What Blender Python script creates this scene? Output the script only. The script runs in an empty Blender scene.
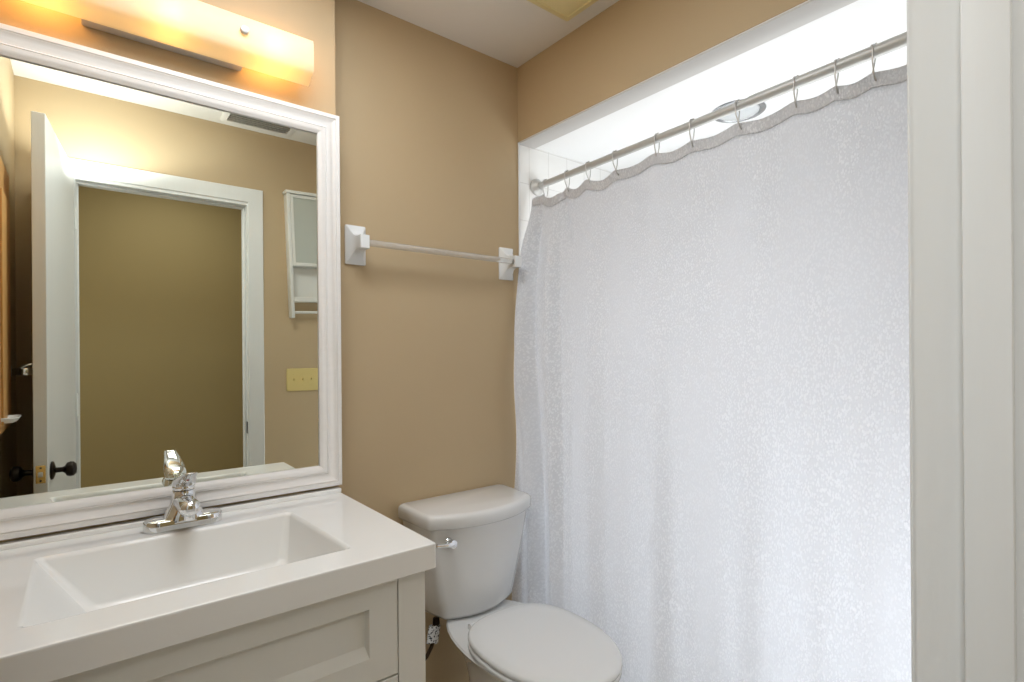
import bpy, bmesh, math, random
from mathutils import Vector, Matrix
random.seed(7)
S = bpy.context.scene
COL = S.collection
R = math.radians
PI = math.pi

# ------------------------------------------------------------------ camera, world, lights, exposure
cam_data = bpy.data.cameras.new('camera')
cam = bpy.data.objects.new('camera', cam_data)
COL.objects.link(cam)
S.camera = cam
cam_data.sensor_fit = 'HORIZONTAL'
cam_data.sensor_width = 36.0
cam_data.lens = 534.3 / 1024 * 36.0
cam_data.shift_y = (352.57 - 341.0) / 1024
cam_data.clip_start = 0.005
cam.location = (0, 0, 1.2697)
YAW = R(38.731)
ROLL = 0.0074
fw = Vector((math.sin(YAW), math.cos(YAW), 0))
rt = Vector((math.cos(YAW), -math.sin(YAW), 0))
up = Vector((0, 0, 1))
up2 = up * math.cos(ROLL) + rt * math.sin(ROLL)
rt2 = rt * math.cos(ROLL) - up * math.sin(ROLL)
M3 = Matrix((rt2, up2, -fw)).transposed()
cam.rotation_euler = M3.to_euler()

world = bpy.data.worlds.new('world')
S.world = world
world.use_nodes = True
world.node_tree.nodes['Background'].inputs[0].default_value = (0.8, 0.88, 1.0, 1)
world.node_tree.nodes['Background'].inputs[1].default_value = 0.25

S.view_settings.view_transform = 'Standard'
S.view_settings.look = 'None'
S.view_settings.gamma = 1.0
S.view_settings.use_curve_mapping = False
S.view_settings.exposure = 0.05
S.cycles.use_denoising = True
S.cycles.max_bounces = 10
S.cycles.diffuse_bounces = 6
S.cycles.glossy_bounces = 6
S.cycles.transparent_max_bounces = 12
S.cycles.caustics_reflective = False
S.cycles.caustics_refractive = False
S.cycles.sample_clamp_indirect = 6.0


def area(name, loc, rot, size, size_y, power, color):
    l = bpy.data.lights.new(name, 'AREA')
    l.shape = 'RECTANGLE'
    l.size = size
    l.size_y = size_y
    l.energy = power
    l.color = color
    o = bpy.data.objects.new(name, l)
    o.location = loc
    o.rotation_euler = rot
    COL.objects.link(o)
    return o


# added unseen fills: behind the shower curtain, in the hall, under the room ceiling
area('tub_backlight_fill', (2.11, 0.88, 1.05), (0, R(90), 0), 1.2, 1.2, 10.5, (0.98, 0.985, 1.0))  # added backlight for the curtain and tub ceiling; no window is built
area('tub_low_fill', (1.95, 0.25, 0.50), (0, R(90), 0), 0.7, 0.12, 9.0, (0.90, 0.95, 1.0))  # added fill to brighten the curtain's lower right
area('hall_ceiling_fill', (0.45, -0.45, 2.405), (0, 0, 0), 0.5, 0.5, 5, (1.0, 0.97, 0.92))  # added fill under the hall ceiling, no fixture
area('hall_side_fill', (-0.80, -0.50, 1.55), Vector((0.72, 0.70, -0.10)).to_track_quat('-Z', 'Y').to_euler(), 0.7, 1.2, 9.5, (0.94, 0.97, 1.0))  # added fill from the hall's left, aimed in through the doorway
area('room_ceiling_fill', (0.38, 1.0, 2.40), (0, 0, 0), 0.55, 0.45, 10.8, (0.89, 0.945, 1.0))  # added overhead fill for the room, no fixture
# the photographer's flash in the doorway, aimed at the ceiling just inside the room
fl = bpy.data.lights.new('bounce_flash', 'SPOT')
fl.energy = 15
fl.color = (0.92, 0.97, 1.0)
fl.spot_size = R(160)
fl.spot_blend = 0.35
fl.shadow_soft_size = 0.05
flo = bpy.data.objects.new('bounce_flash', fl)
flo.location = (0.04, 0.42, 2.0)
flo.rotation_euler = Vector((-0.08, -0.06, 0.9)).to_track_quat('-Z', 'Y').to_euler()
COL.objects.link(flo)

# ------------------------------------------------------------------ dimensions (metres; camera stands over x=0, y=0)
YA = 1.5785      # vanity wall face
YB = 1.667       # wall behind the toilet
XS = 1.3753      # tub opening
HC = 2.4204      # ceiling
HS = 2.117       # tub ceiling
XL = -0.215      # left wall
YC = 0.167      # door wall, room face
XR = 2.14        # far tub wall
CT = 0.86        # counter top


# ------------------------------------------------------------------ materials
def lin(r, g, b):
    f = lambda c: (c / 12.92) if c <= 0.04045 else ((c + 0.055) / 1.055) ** 2.4
    return (f(r / 255), f(g / 255), f(b / 255), 1)


def mat(name, color, rough=0.5, metal=0.0, spec=0.5, coat=0.0, noise=0.0, nscale=8.0, bump=0.0, bscale=60.0,
        stretch=(1, 1, 1), trans=0.0, ior=1.45):
    m = bpy.data.materials.new(name)
    m.use_nodes = True
    nt = m.node_tree
    b = nt.nodes['Principled BSDF']
    b.inputs['Base Color'].default_value = color
    b.inputs['Roughness'].default_value = rough
    b.inputs['Metallic'].default_value = metal
    b.inputs['Specular IOR Level'].default_value = spec
    b.inputs['Coat Weight'].default_value = coat
    b.inputs['Coat Roughness'].default_value = 0.05
    b.inputs['Transmission Weight'].default_value = trans
    b.inputs['IOR'].default_value = ior
    tc = nt.nodes.new('ShaderNodeTexCoord')
    mp = nt.nodes.new('ShaderNodeMapping')
    mp.inputs['Scale'].default_value = stretch
    nt.links.new(tc.outputs['Object'], mp.inputs['Vector'])
    if noise > 0:
        n = nt.nodes.new('ShaderNodeTexNoise')
        n.inputs['Scale'].default_value = nscale
        n.inputs['Detail'].default_value = 4
        nt.links.new(mp.outputs[0], n.inputs['Vector'])
        mx = nt.nodes.new('ShaderNodeMix')
        mx.data_type = 'RGBA'
        mx.inputs[6].default_value = tuple(c * (1 - noise) for c in color[:3]) + (1,)
        mx.inputs[7].default_value = tuple(min(1, c * (1 + noise)) for c in color[:3]) + (1,)
        nt.links.new(n.outputs['Fac'], mx.inputs[0])
        nt.links.new(mx.outputs[2], b.inputs['Base Color'])
    if bump > 0:
        n2 = nt.nodes.new('ShaderNodeTexNoise')
        n2.inputs['Scale'].default_value = bscale
        n2.inputs['Detail'].default_value = 3
        nt.links.new(mp.outputs[0], n2.inputs['Vector'])
        bp = nt.nodes.new('ShaderNodeBump')
        bp.inputs['Strength'].default_value = bump
        bp.inputs['Distance'].default_value = 0.002
        nt.links.new(n2.outputs['Fac'], bp.inputs['Height'])
        nt.links.new(bp.outputs[0], b.inputs['Normal'])
    return m


M = {}
M['tan'] = mat('tan_wall_paint', lin(188, 167, 134), 0.55, spec=0.35, noise=0.02, nscale=3, bump=0.08, bscale=180)
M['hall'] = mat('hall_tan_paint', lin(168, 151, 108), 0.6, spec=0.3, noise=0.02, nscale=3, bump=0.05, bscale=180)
M['ceiling'] = mat('ceiling_white', lin(225, 222, 216), 0.8, spec=0.2, bump=0.05, bscale=150)
M['white_gloss'] = mat('tub_ceiling_gloss_white', lin(243, 244, 244), 0.3, spec=0.5)
M['trim'] = mat('white_trim_paint', lin(222, 223, 221), 0.4, spec=0.4, noise=0.03, nscale=5, bump=0.12, bscale=26, stretch=(6, 6, 0.6))
M['frame'] = mat('mirror_frame_white', lin(232, 230, 228), 0.4, spec=0.4, noise=0.03, nscale=8, bump=0.2, bscale=20, stretch=(1.5, 9, 9))
M['cabinet'] = mat('vanity_white_paint', lin(222, 222, 217), 0.35, spec=0.45, noise=0.01, nscale=4)
M['counter'] = mat('cultured_marble_white', lin(236, 236, 234), 0.10, spec=0.5, coat=0.0, noise=0.01, nscale=4)
M['porcelain'] = mat('white_porcelain', lin(226, 227, 227), 0.12, spec=0.5, coat=0.5)
M['seat'] = mat('white_seat_plastic', lin(226, 227, 227), 0.22, spec=0.5)
M['ceramic'] = mat('white_ceramic', lin(228, 231, 233), 0.12, spec=0.5, coat=0.4)
M['chrome'] = mat('chrome', (0.78, 0.79, 0.8, 1), 0.06, metal=1.0)
M['header_band'] = mat('matte_off_white_band', lin(206, 205, 203), 0.7, spec=0.3)  # greyer than the tub ceiling beside it
M['ring'] = mat('dark_trim_metal', (0.35, 0.36, 0.37, 1), 0.25, metal=0.9)
M['rod'] = mat('satin_rod_metal', lin(190, 190, 187), 0.42, metal=0.35)
M['hook'] = mat('hook_metal', (0.55, 0.54, 0.52, 1), 0.35, metal=1.0)
M['bronze'] = mat('oil_rubbed_bronze', (0.02, 0.014, 0.011, 1), 0.3, metal=0.7, noise=0.3, nscale=20)
M['brass'] = mat('brass', (0.78, 0.52, 0.18, 1), 0.25, metal=1.0)
M['dark'] = mat('dark_gap', (0.02, 0.018, 0.015, 1), 0.7)
M['door'] = mat('white_door_paint', lin(224, 225, 222), 0.4, spec=0.4, noise=0.02, nscale=4, bump=0.15, bscale=20, stretch=(6, 6, 1))
M['ivory'] = mat('ivory_plastic', lin(216, 196, 132), 0.35, spec=0.4)
M['wood'] = mat('honey_oak', lin(206, 158, 98), 0.4, spec=0.4, noise=0.08, nscale=6, stretch=(10, 10, 1))
M['fan'] = mat('aged_yellow_plastic', lin(226, 212, 160), 0.45, spec=0.3)
M['hose'] = mat('braided_hose', lin(70, 56, 42), 0.4, metal=0.4, noise=0.3, nscale=200)
M['red'] = mat('red_dot', lin(120, 20, 40), 0.3)
M['floor'] = mat('vinyl_floor', lin(186, 172, 150), 0.35, noise=0.1, nscale=4)
M['acrylic'] = mat('clear_acrylic', (0.97, 0.97, 0.96, 1), 0.05, trans=0.75, ior=1.45)
M['cabglass'] = mat('frosted_cabinet_glass', lin(186, 190, 182), 0.25, spec=0.5)

# mirror
m = bpy.data.materials.new('mirror_silver')
m.use_nodes = True
b = m.node_tree.nodes['Principled BSDF']
b.inputs['Base Color'].default_value = (0.86, 0.885, 0.81, 1)
b.inputs['Metallic'].default_value = 1
b.inputs['Roughness'].default_value = 0.0
M['mirror'] = m


def tile_mat():
    m = bpy.data.materials.new('white_wall_tile')
    m.use_nodes = True
    nt = m.node_tree
    b = nt.nodes['Principled BSDF']
    b.inputs['Roughness'].default_value = 0.15
    g = nt.nodes.new('ShaderNodeNewGeometry')
    sep = nt.nodes.new('ShaderNodeSeparateXYZ')
    nt.links.new(g.outputs['Position'], sep.inputs[0])

    def line(sock, off, per, w):
        a = nt.nodes.new('ShaderNodeMath'); a.operation = 'SUBTRACT'; a.inputs[1].default_value = off
        nt.links.new(sock, a.inputs[0])
        d = nt.nodes.new('ShaderNodeMath'); d.operation = 'DIVIDE'; d.inputs[1].default_value = per
        nt.links.new(a.outputs[0], d.inputs[0])
        f = nt.nodes.new('ShaderNodeMath'); f.operation = 'FRACT'
        nt.links.new(d.outputs[0], f.inputs[0])
        l = nt.nodes.new('ShaderNodeMath'); l.operation = 'LESS_THAN'; l.inputs[1].default_value = w / per
        nt.links.new(f.outputs[0], l.inputs[0])
        return l.outputs[0]
    lx = line(sep.outputs['X'], 1.431, 0.108, 0.003)
    ly = line(sep.outputs['Y'], 0.2, 0.108, 0.003)
    lz = line(sep.outputs['Z'], 1.958, 0.152, 0.003)
    nrm = nt.nodes.new('ShaderNodeSeparateXYZ')
    nt.links.new(g.outputs['Normal'], nrm.inputs[0])
    ab = nt.nodes.new('ShaderNodeMath'); ab.operation = 'ABSOLUTE'
    nt.links.new(nrm.outputs['X'], ab.inputs[0])
    gt = nt.nodes.new('ShaderNodeMath'); gt.operation = 'GREATER_THAN'; gt.inputs[1].default_value = 0.5
    nt.links.new(ab.outputs[0], gt.inputs[0])
    sel = nt.nodes.new('ShaderNodeMix')
    nt.links.new(gt.outputs[0], sel.inputs[0]); nt.links.new(lx, sel.inputs[2]); nt.links.new(ly, sel.inputs[3])
    mx = nt.nodes.new('ShaderNodeMath'); mx.operation = 'MAXIMUM'
    nt.links.new(sel.outputs[0], mx.inputs[0]); nt.links.new(lz, mx.inputs[1])
    c = nt.nodes.new('ShaderNodeMix'); c.data_type = 'RGBA'
    c.inputs[6].default_value = lin(238, 238, 236); c.inputs[7].default_value = lin(218, 217, 214)
    nt.links.new(mx.outputs[0], c.inputs[0])
    nt.links.new(c.outputs[2], b.inputs['Base Color'])
    return m


M['tile'] = tile_mat()


def curtain_mat(name, tr, pattern=True, col=(242, 242, 243)):
    m = bpy.data.materials.new(name)
    m.use_nodes = True
    nt = m.node_tree
    b = nt.nodes['Principled BSDF']
    out = nt.nodes['Material Output']
    b.inputs['Base Color'].default_value = lin(*col)
    b.inputs['Specular IOR Level'].default_value = 0.45
    t = nt.nodes.new('ShaderNodeBsdfTranslucent')
    t.inputs['Color'].default_value = lin(236, 238, 242)
    mix = nt.nodes.new('ShaderNodeMixShader')
    mix.inputs[0].default_value = tr
    nt.links.new(b.outputs[0], mix.inputs[1]); nt.links.new(t.outputs[0], mix.inputs[2])
    nt.links.new(mix.outputs[0], out.inputs['Surface'])
    tc = nt.nodes.new('ShaderNodeTexCoord')
    mp = nt.nodes.new('ShaderNodeMapping')
    nt.links.new(tc.outputs['UV'], mp.inputs['Vector'])
    # little woven satin leaves: stretched cells, turned two ways
    vs = []
    for rot, sc, off in ((R(35), (190, 95, 1), 0.0), (R(-40), (180, 90, 1), 3.7)):
        q = nt.nodes.new('ShaderNodeMapping')
        q.inputs['Rotation'].default_value = (0, 0, rot)
        q.inputs['Scale'].default_value = sc
        q.inputs['Location'].default_value = (off, off, 0)
        nt.links.new(tc.outputs['UV'], q.inputs['Vector'])
        v = nt.nodes.new('ShaderNodeTexVoronoi')
        v.inputs['Scale'].default_value = 1.0
        nt.links.new(q.outputs[0], v.inputs['Vector'])
        r = nt.nodes.new('ShaderNodeValToRGB')
        r.color_ramp.elements[0].position = 0.30
        r.color_ramp.elements[0].color = (1, 1, 1, 1)
        r.color_ramp.elements[1].position = 0.42
        r.color_ramp.elements[1].color = (0, 0, 0, 1)
        nt.links.new(v.outputs['Distance'], r.inputs[0])
        vs.append(r.outputs[0])
    mx = nt.nodes.new('ShaderNodeMath'); mx.operation = 'MAXIMUM'
    nt.links.new(vs[0], mx.inputs[0]); nt.links.new(vs[1], mx.inputs[1])
    bm_ = nt.nodes.new('ShaderNodeMapping'); bm_.inputs['Scale'].default_value = (9, 1.6, 1)
    nt.links.new(tc.outputs['UV'], bm_.inputs['Vector'])
    bn = nt.nodes.new('ShaderNodeTexNoise'); bn.inputs['Scale'].default_value = 1.0; bn.inputs['Detail'].default_value = 2
    nt.links.new(bm_.outputs[0], bn.inputs['Vector'])
    br = nt.nodes.new('ShaderNodeMapRange')
    br.inputs['From Min'].default_value = 0.38; br.inputs['From Max'].default_value = 0.62
    br.inputs['To Min'].default_value = 0.35; br.inputs['To Max'].default_value = 1.0
    nt.links.new(bn.outputs['Fac'], br.inputs['Value'])
    mm = nt.nodes.new('ShaderNodeMath'); mm.operation = 'MULTIPLY'
    nt.links.new(mx.outputs[0], mm.inputs[0]); nt.links.new(br.outputs[0], mm.inputs[1])
    mx = mm
    rr = nt.nodes.new('ShaderNodeMapRange')
    rr.inputs['To Min'].default_value = 0.62
    rr.inputs['To Max'].default_value = 0.2
    nt.links.new(mx.outputs[0], rr.inputs['Value'])
    nt.links.new(rr.outputs[0], b.inputs['Roughness'])
    cm = nt.nodes.new('ShaderNodeMix'); cm.data_type = 'RGBA'
    cm.inputs[6].default_value = lin(col[0] - 27, col[1] - 27, col[2] - 26)
    cm.inputs[7].default_value = lin(min(255, col[0] + 5), min(255, col[1] + 5), min(255, col[2] + 5))
    nt.links.new(mx.outputs[0], cm.inputs[0])
    nt.links.new(cm.outputs[2], b.inputs['Base Color'])
    bp = nt.nodes.new('ShaderNodeBump')
    bp.inputs['Strength'].default_value = 0.8
    bp.inputs['Distance'].default_value = 0.0025
    nt.links.new(mx.outputs[0], bp.inputs['Height'])
    nt.links.new(bp.outputs[0], b.inputs['Normal'])
    return m


M['curtain'] = curtain_mat('shower_curtain_fabric', 0.45)
M['hem'] = curtain_mat('shower_curtain_hem_fabric', 0.28, col=(232, 231, 231))


def shade_mat():
    m = bpy.data.materials.new('frosted_lamp_glass')
    m.use_nodes = True
    nt = m.node_tree
    out = nt.nodes['Material Output']
    b = nt.nodes['Principled BSDF']
    b.inputs['Base Color'].default_value = (0.86, 0.84, 0.78, 1)
    b.inputs['Roughness'].default_value = 0.35
    t = nt.nodes.new('ShaderNodeBsdfTranslucent'); t.inputs[0].default_value = (0.95, 0.90, 0.72, 1)
    tp = nt.nodes.new('ShaderNodeBsdfTransparent'); tp.inputs[0].default_value = (1, 0.95, 0.85, 1)
    m1 = nt.nodes.new('ShaderNodeMixShader'); m1.inputs[0].default_value = 0.62
    nt.links.new(b.outputs[0], m1.inputs[1]); nt.links.new(t.outputs[0], m1.inputs[2])
    m2 = nt.nodes.new('ShaderNodeMixShader'); m2.inputs[0].default_value = 0.08
    nt.links.new(m1.outputs[0], m2.inputs[1]); nt.links.new(tp.outputs[0], m2.inputs[2])
    nt.links.new(m2.outputs[0], out.inputs['Surface'])
    return m


M['shade'] = shade_mat()


def emit(name, color, s):
    m = bpy.data.materials.new(name)
    m.use_nodes = True
    b = m.node_tree.nodes['Principled BSDF']
    b.inputs['Emission Color'].default_value = color
    b.inputs['Emission Strength'].default_value = s
    b.inputs['Base Color'].default_value = (0.9, 0.9, 0.9, 1)
    return m


M['bulb'] = emit('warm_bulb', (1, 0.66, 0.26, 1), 3.2)
M['can'] = mat('recessed_lens_glass', lin(205, 210, 212), 0.08, spec=0.6, coat=0.5)


def label_mat():
    m = bpy.data.materials.new('hose_tag_print')
    m.use_nodes = True
    nt = m.node_tree
    b = nt.nodes['Principled BSDF']
    b.inputs['Roughness'].default_value = 0.15
    tc = nt.nodes.new('ShaderNodeTexCoord')
    n = nt.nodes.new('ShaderNodeTexNoise'); n.inputs['Scale'].default_value = 170; n.inputs['Detail'].default_value = 1
    nt.links.new(tc.outputs['Object'], n.inputs['Vector'])
    r = nt.nodes.new('ShaderNodeValToRGB')
    r.color_ramp.elements[0].position = 0.40; r.color_ramp.elements[0].color = (0.03, 0.04, 0.07, 1)
    r.color_ramp.elements[1].position = 0.46; r.color_ramp.elements[1].color = (0.75, 0.78, 0.82, 1)
    nt.links.new(n.outputs['Fac'], r.inputs[0])
    nt.links.new(r.outputs[0], b.inputs['Base Color'])
    return m


M['tag'] = label_mat()


# ------------------------------------------------------------------ mesh helpers
def obj(name, bm, material, parent=None, angle=35, smooth=True):
    bmesh.ops.recalc_face_normals(bm, faces=bm.faces)
    me = bpy.data.meshes.new(name)
    bm.to_mesh(me)
    bm.free()
    me.materials.append(material)
    if smooth:
        for p in me.polygons:
            p.use_smooth = True
        me.set_sharp_from_angle(angle=R(angle))
    o = bpy.data.objects.new(name, me)
    COL.objects.link(o)
    if parent is not None:
        o.parent = parent
    return o


def empty(name, loc=(0, 0, 0), rotz=0):
    o = bpy.data.objects.new(name, None)
    o.location = loc
    o.rotation_euler = (0, 0, rotz)
    o.empty_display_size = 0.05
    COL.objects.link(o)
    return o


def tag(o, label, cat, group=None):
    o['label'] = label
    o['category'] = cat
    if group:
        o['group'] = group
    return o


def struct(name, bm, material, parent=None, **k):
    o = obj(name, bm, material, parent, **k)
    if parent is None:
        o['kind'] = 'structure'
    return o


def NB():
    return bmesh.new()


def box(bm, x0, x1, y0, y1, z0, z1, bev=0.0, seg=2):
    t = bmesh.new()
    bmesh.ops.create_cube(t, size=1)
    for v in t.verts:
        v.co = Vector(((x0 + x1) / 2 + v.co.x * (x1 - x0), (y0 + y1) / 2 + v.co.y * (y1 - y0), (z0 + z1) / 2 + v.co.z * (z1 - z0)))
    if bev > 0:
        bmesh.ops.bevel(t, geom=t.edges[:], offset=bev, segments=seg, affect='EDGES', profile=0.5)
    join(bm, t)
    return bm


def join(bm, t, mtx=None):
    if mtx is not None:
        bmesh.ops.transform(t, matrix=mtx, verts=t.verts)
    me = bpy.data.meshes.new('tmp')
    t.to_mesh(me)
    t.free()
    bm.from_mesh(me)
    bpy.data.meshes.remove(me)
    return bm


def loft(bm, loops, cap0=True, cap1=True, closed=True):
    rows = [[bm.verts.new(p) for p in L] for L in loops]
    n = len(rows[0])
    for a, b in zip(rows, rows[1:]):
        for i in range(n if closed else n - 1):
            j = (i + 1) % n
            bm.faces.new((a[i], a[j], b[j], b[i]))
    if closed and cap0:
        bm.faces.new(rows[0][::-1])
    if closed and cap1:
        bm.faces.new(rows[-1])
    return rows


def tube(bm, pts, r, n=10, caps=True):
    pts = [Vector(p) for p in pts]
    rs = r if isinstance(r, (list, tuple)) else [r] * len(pts)
    loops = []
    prev = None
    for i, p in enumerate(pts):
        t = (pts[min(i + 1, len(pts) - 1)] - pts[max(i - 1, 0)]).normalized()
        if prev is None:
            a = t.orthogonal().normalized()
        else:
            a = (prev - t * prev.dot(t)).normalized()
        prev = a
        b = t.cross(a)
        loops.append([p + (a * math.cos(2 * PI * k / n) + b * math.sin(2 * PI * k / n)) * rs[i] for k in range(n)])
    loft(bm, loops, caps, caps)
    return bm


def lathe(bm, prof, mtx=None, n=28):
    """prof: (radius, height) pairs about z"""
    t = bmesh.new()
    loops = [[Vector((max(r, 1e-5) * math.cos(2 * PI * k / n), max(r, 1e-5) * math.sin(2 * PI * k / n), z)) for k in range(n)] for r, z in prof]
    loft(t, loops)
    join(bm, t, mtx)
    return bm


def rrect(x0, x1, y0, y1, r, z, n=6):
    P = []
    for cx, cy, a0 in ((x1 - r, y1 - r, 0), (x0 + r, y1 - r, 90), (x0 + r, y0 + r, 180), (x1 - r, y0 + r, 270)):
        for k in range(n + 1):
            a = R(a0 + 90 * k / n)
            P.append(Vector((cx + r * math.cos(a), cy + r * math.sin(a), z)))
    return P


def axis(loc, direction):
    """matrix whose z axis points along direction"""
    d = Vector(direction).normalized()
    return Matrix.Translation(Vector(loc)) @ d.to_track_quat('Z', 'Y').to_matrix().to_4x4()


# ------------------------------------------------------------------ the setting
struct('floor', box(NB(), XL - 0.1, XR + 0.1, -1.15, YB + 0.1, -0.08, 0), M['floor'], smooth=False)
struct('ceiling', box(NB(), XL - 0.1, XS + 0.1, YC - 0.11, YB + 0.1, HC, HC + 0.08), M['ceiling'], smooth=False)
struct('wall_left', box(NB(), XL - 0.1, XL, YC - 0.11, YB + 0.1, 0, HC), M['tan'], smooth=False)
struct('wall_vanity', box(NB(), XL, 0.594, YA, YB + 0.1, 0, HC), M['tan'], smooth=False)
struct('wall_back', box(NB(), 0.594, XS, YB, YB + 0.1, 0, HC), M['tan'], smooth=False)
struct('wall_header', box(NB(), XS, XS + 0.09, YC, YB, HS + 0.003, HC), M['tan'], smooth=False)
# tub alcove
struct('wall_tub_end', box(NB(), XS, XR + 0.1, YB - 0.003, YB + 0.1, 0, HS), M['tile'], smooth=False)
struct('wall_tub_far', box(NB(), XR, XR + 0.1, YC, YB - 0.003, 0, HS), M['tile'], smooth=False)
struct('wall_tub_near', box(NB(), XS, XR + 0.1, YC - 0.11, YC, 0, HS), M['tile'], smooth=False)
struct('floor_tub', box(NB(), XS + 0.03, XR, YC, YB - 0.003, 0, 0.10), M['white_gloss'], smooth=False)
struct('ceiling_tub', box(NB(), XS + 0.001, XR + 0.1, YC, YB - 0.003, HS, HS + 0.002), M['white_gloss'], smooth=False)
struct('header_underside_band', box(NB(), XS + 0.001, XS + 0.087, YC, YB - 0.003, HS - 0.004, HS), M['header_band'], smooth=False)  # thin greyer slab along the header's underside
struct('trim_tub_opening', box(NB(), XS - 0.003, XS + 0.004, YB - 0.008, YB - 0.003, 0.0, HS - 0.001, 0.0015), M['ceramic'])
# door wall
JL, JR, JH = -0.023, 0.655, 2.033
bm = NB()
box(bm, XL, JL - 0.019, YC - 0.11, YC, 0, HC)
box(bm, JR + 0.019, XS, YC - 0.11, YC, 0, HC)
box(bm, JL - 0.019, JR + 0.019, YC - 0.11, YC, JH + 0.019, HC)
struct('wall_door', bm, M['tan'], smooth=False)
bm = NB()
box(bm, JL - 0.019, JL, YC - 0.11, YC, 0, JH + 0.019)
box(bm, JR, JR + 0.019, YC - 0.11, YC, 0, JH + 0.019)
box(bm, JL, JR, YC - 0.11, YC, JH, JH + 0.019)
# door stop
box(bm, JL, JL + 0.010, YC - 0.075, YC - 0.040, 0, JH - 0.010, 0.002)
box(bm, JR - 0.010, JR, YC - 0.075, YC - 0.040, 0, JH - 0.010, 0.002)
box(bm, JL, JR, YC - 0.075, YC - 0.040, JH - 0.010, JH, 0.002)
jamb = struct('trim_door_jamb', bm, M['trim'])


def casing(side):
    """mitred casing round the door opening"""
    prof = [(0, 0), (0, 0.004), (0.002, 0.006), (0.030, 0.011), (0.056, 0.016), (0.066, 0.017), (0.069, 0.014), (0.069, 0)]
    x0, x1, z1 = JL - 0.012, JR + 0.005, JH + 0.014
    loops = []
    y = YC if side > 0 else YC - 0.11
    for cx, cz, dx, dz in ((x0, 0.0, -1, 0), (x0, z1, -1, 1), (x1, z1, 1, 1), (x1, 0.0, 1, 0)):
        loops.append([Vector((cx + dx * u, y + side * w, cz + dz * u)) for u, w in prof])
    b2 = NB()
    loft(b2, loops)
    return b2


struct('trim_door_casing', casing(1), M['trim'], angle=25)
struct('trim_hall_casing', casing(-1), M['trim'], angle=25)
# strike plate on the latch-side jamb
o = obj('strike_plate', box(NB(), JR - 0.0015, JR + 0.001, YC - 0.034, YC - 0.008, 0.865, 0.925, 0.0007, 1), M['bronze'], jamb)
# hall beyond the door, seen in the mirror
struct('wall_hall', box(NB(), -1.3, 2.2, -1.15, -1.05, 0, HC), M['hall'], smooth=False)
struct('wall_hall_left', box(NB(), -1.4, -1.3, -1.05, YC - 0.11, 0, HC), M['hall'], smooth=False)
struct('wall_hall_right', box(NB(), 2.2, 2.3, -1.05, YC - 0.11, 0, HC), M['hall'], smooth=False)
bm = NB()
box(bm, -1.3, XL - 0.1, YC - 0.11, YC - 0.01, 0, HC)
box(bm, XR + 0.1, 2.3, YC - 0.11, YC - 0.01, 0, HC)
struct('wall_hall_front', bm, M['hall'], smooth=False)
struct('ceiling_hall', box(NB(), -1.4, 2.3, -1.15, YC - 0.11, HC, HC + 0.08), M['ceiling'], smooth=False)
struct('floor_hall', box(NB(), -1.4, XL - 0.1, -1.15, YC - 0.11, -0.08, 0), M['floor'], smooth=False)

# ------------------------------------------------------------------ framed mirror
mx0, mx1, mz0, mz1 = XL + 0.004, 0.5970, 0.8815, 1.9745
root = tag(empty('wall_mirror', (0.19, YA, mz0)), 'large rectangular mirror in a white moulded wooden frame above the sink counter', 'mirror')
prof = [(0, 0), (0, 0.024), (0.002, 0.027), (0.010, 0.028), (0.0125, 0.0277), (0.0132, 0.0250), (0.0150, 0.0250), (0.0160, 0.0275),
        (0.019, 0.0262), (0.026, 0.0210), (0.033, 0.0185), (0.038, 0.0192), (0.0415, 0.0218), (0.0422, 0.0200), (0.0435, 0.0200),
        (0.0445, 0.0215), (0.050, 0.0202), (0.056, 0.0170), (0.060, 0.0145), (0.0620, 0.0135), (0.0620, 0.0)]
loops = []
for cx, cz, dx, dz in ((mx0, mz0, 1, 1), (mx1, mz0, -1, 1), (mx1, mz1, -1, -1), (mx0, mz1, 1, -1)):
    loops.append([Vector((cx + dx * u, YA - w, cz + dz * u)) for u, w in prof])
loops.append(loops[0])
bm = NB()
loft(bm, loops, False, False)
bmesh.ops.remove_doubles(bm, verts=bm.verts, dist=1e-5)
fr = obj('frame', bm, M['frame'], root, angle=28)
gl = obj('mirror_glass', box(NB(), mx0 + 0.060, mx1 - 0.060, YA - 0.008, YA - 0.001, mz0 + 0.060, mz1 - 0.060), M['mirror'], root, smooth=False)
for o in (fr, gl):
    o.matrix_parent_inverse = Matrix.Translation(-root.location)

# ------------------------------------------------------------------ vanity cabinet
vx0, vx1, vy0, vy1 = -0.195, 0.576, 1.026, YA - 0.002
root = tag(empty('vanity_cabinet', (0.19, 1.3, 0)), 'white shaker style vanity cabinet standing under the sink counter', 'cabinet')


def fix(o, root):
    o.matrix_parent_inverse = root.matrix_world.inverted() if False else Matrix.Translation(-root.location)
    return o


bm = NB()
box(bm, vx0, vx0 + 0.018, vy0 + 0.001, vy1, 0, 0.8045)
box(bm, vx1 - 0.018, vx1, vy0 + 0.001, vy1, 0, 0.8045)
box(bm, vx0 + 0.018, vx1 - 0.018, vy1 - 0.012, vy1, 0.09, 0.62)
box(bm, vx0 + 0.018, vx1 - 0.018, vy0 + 0.02, vy1 - 0.012, 0.09, 0.108)
box(bm, vx0 + 0.018, vx1 - 0.018, vy0 + 0.06, vy0 + 0.078, 0, 0.09)
fix(obj('cabinet_body', bm, M['cabinet'], root, smooth=False), root)
dx0, dx1 = -0.130, 0.5105
bm = NB()
box(bm, vx0, dx0 - 0.0022, vy0, vy0 + 0.02, 0.0, 0.8045, 0.0008, 1)
box(bm, dx1 + 0.0022, vx1, vy0, vy0 + 0.02, 0.0, 0.8045, 0.0008, 1)
box(bm, dx0 - 0.0022, dx1 + 0.0022, vy0 + 0.002, vy0 + 0.02, 0.09, 0.115)
box(bm, dx0 - 0.0022, dx1 + 0.0022, vy0 + 0.012, vy0 + 0.02, 0.58, 0.61)
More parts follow.
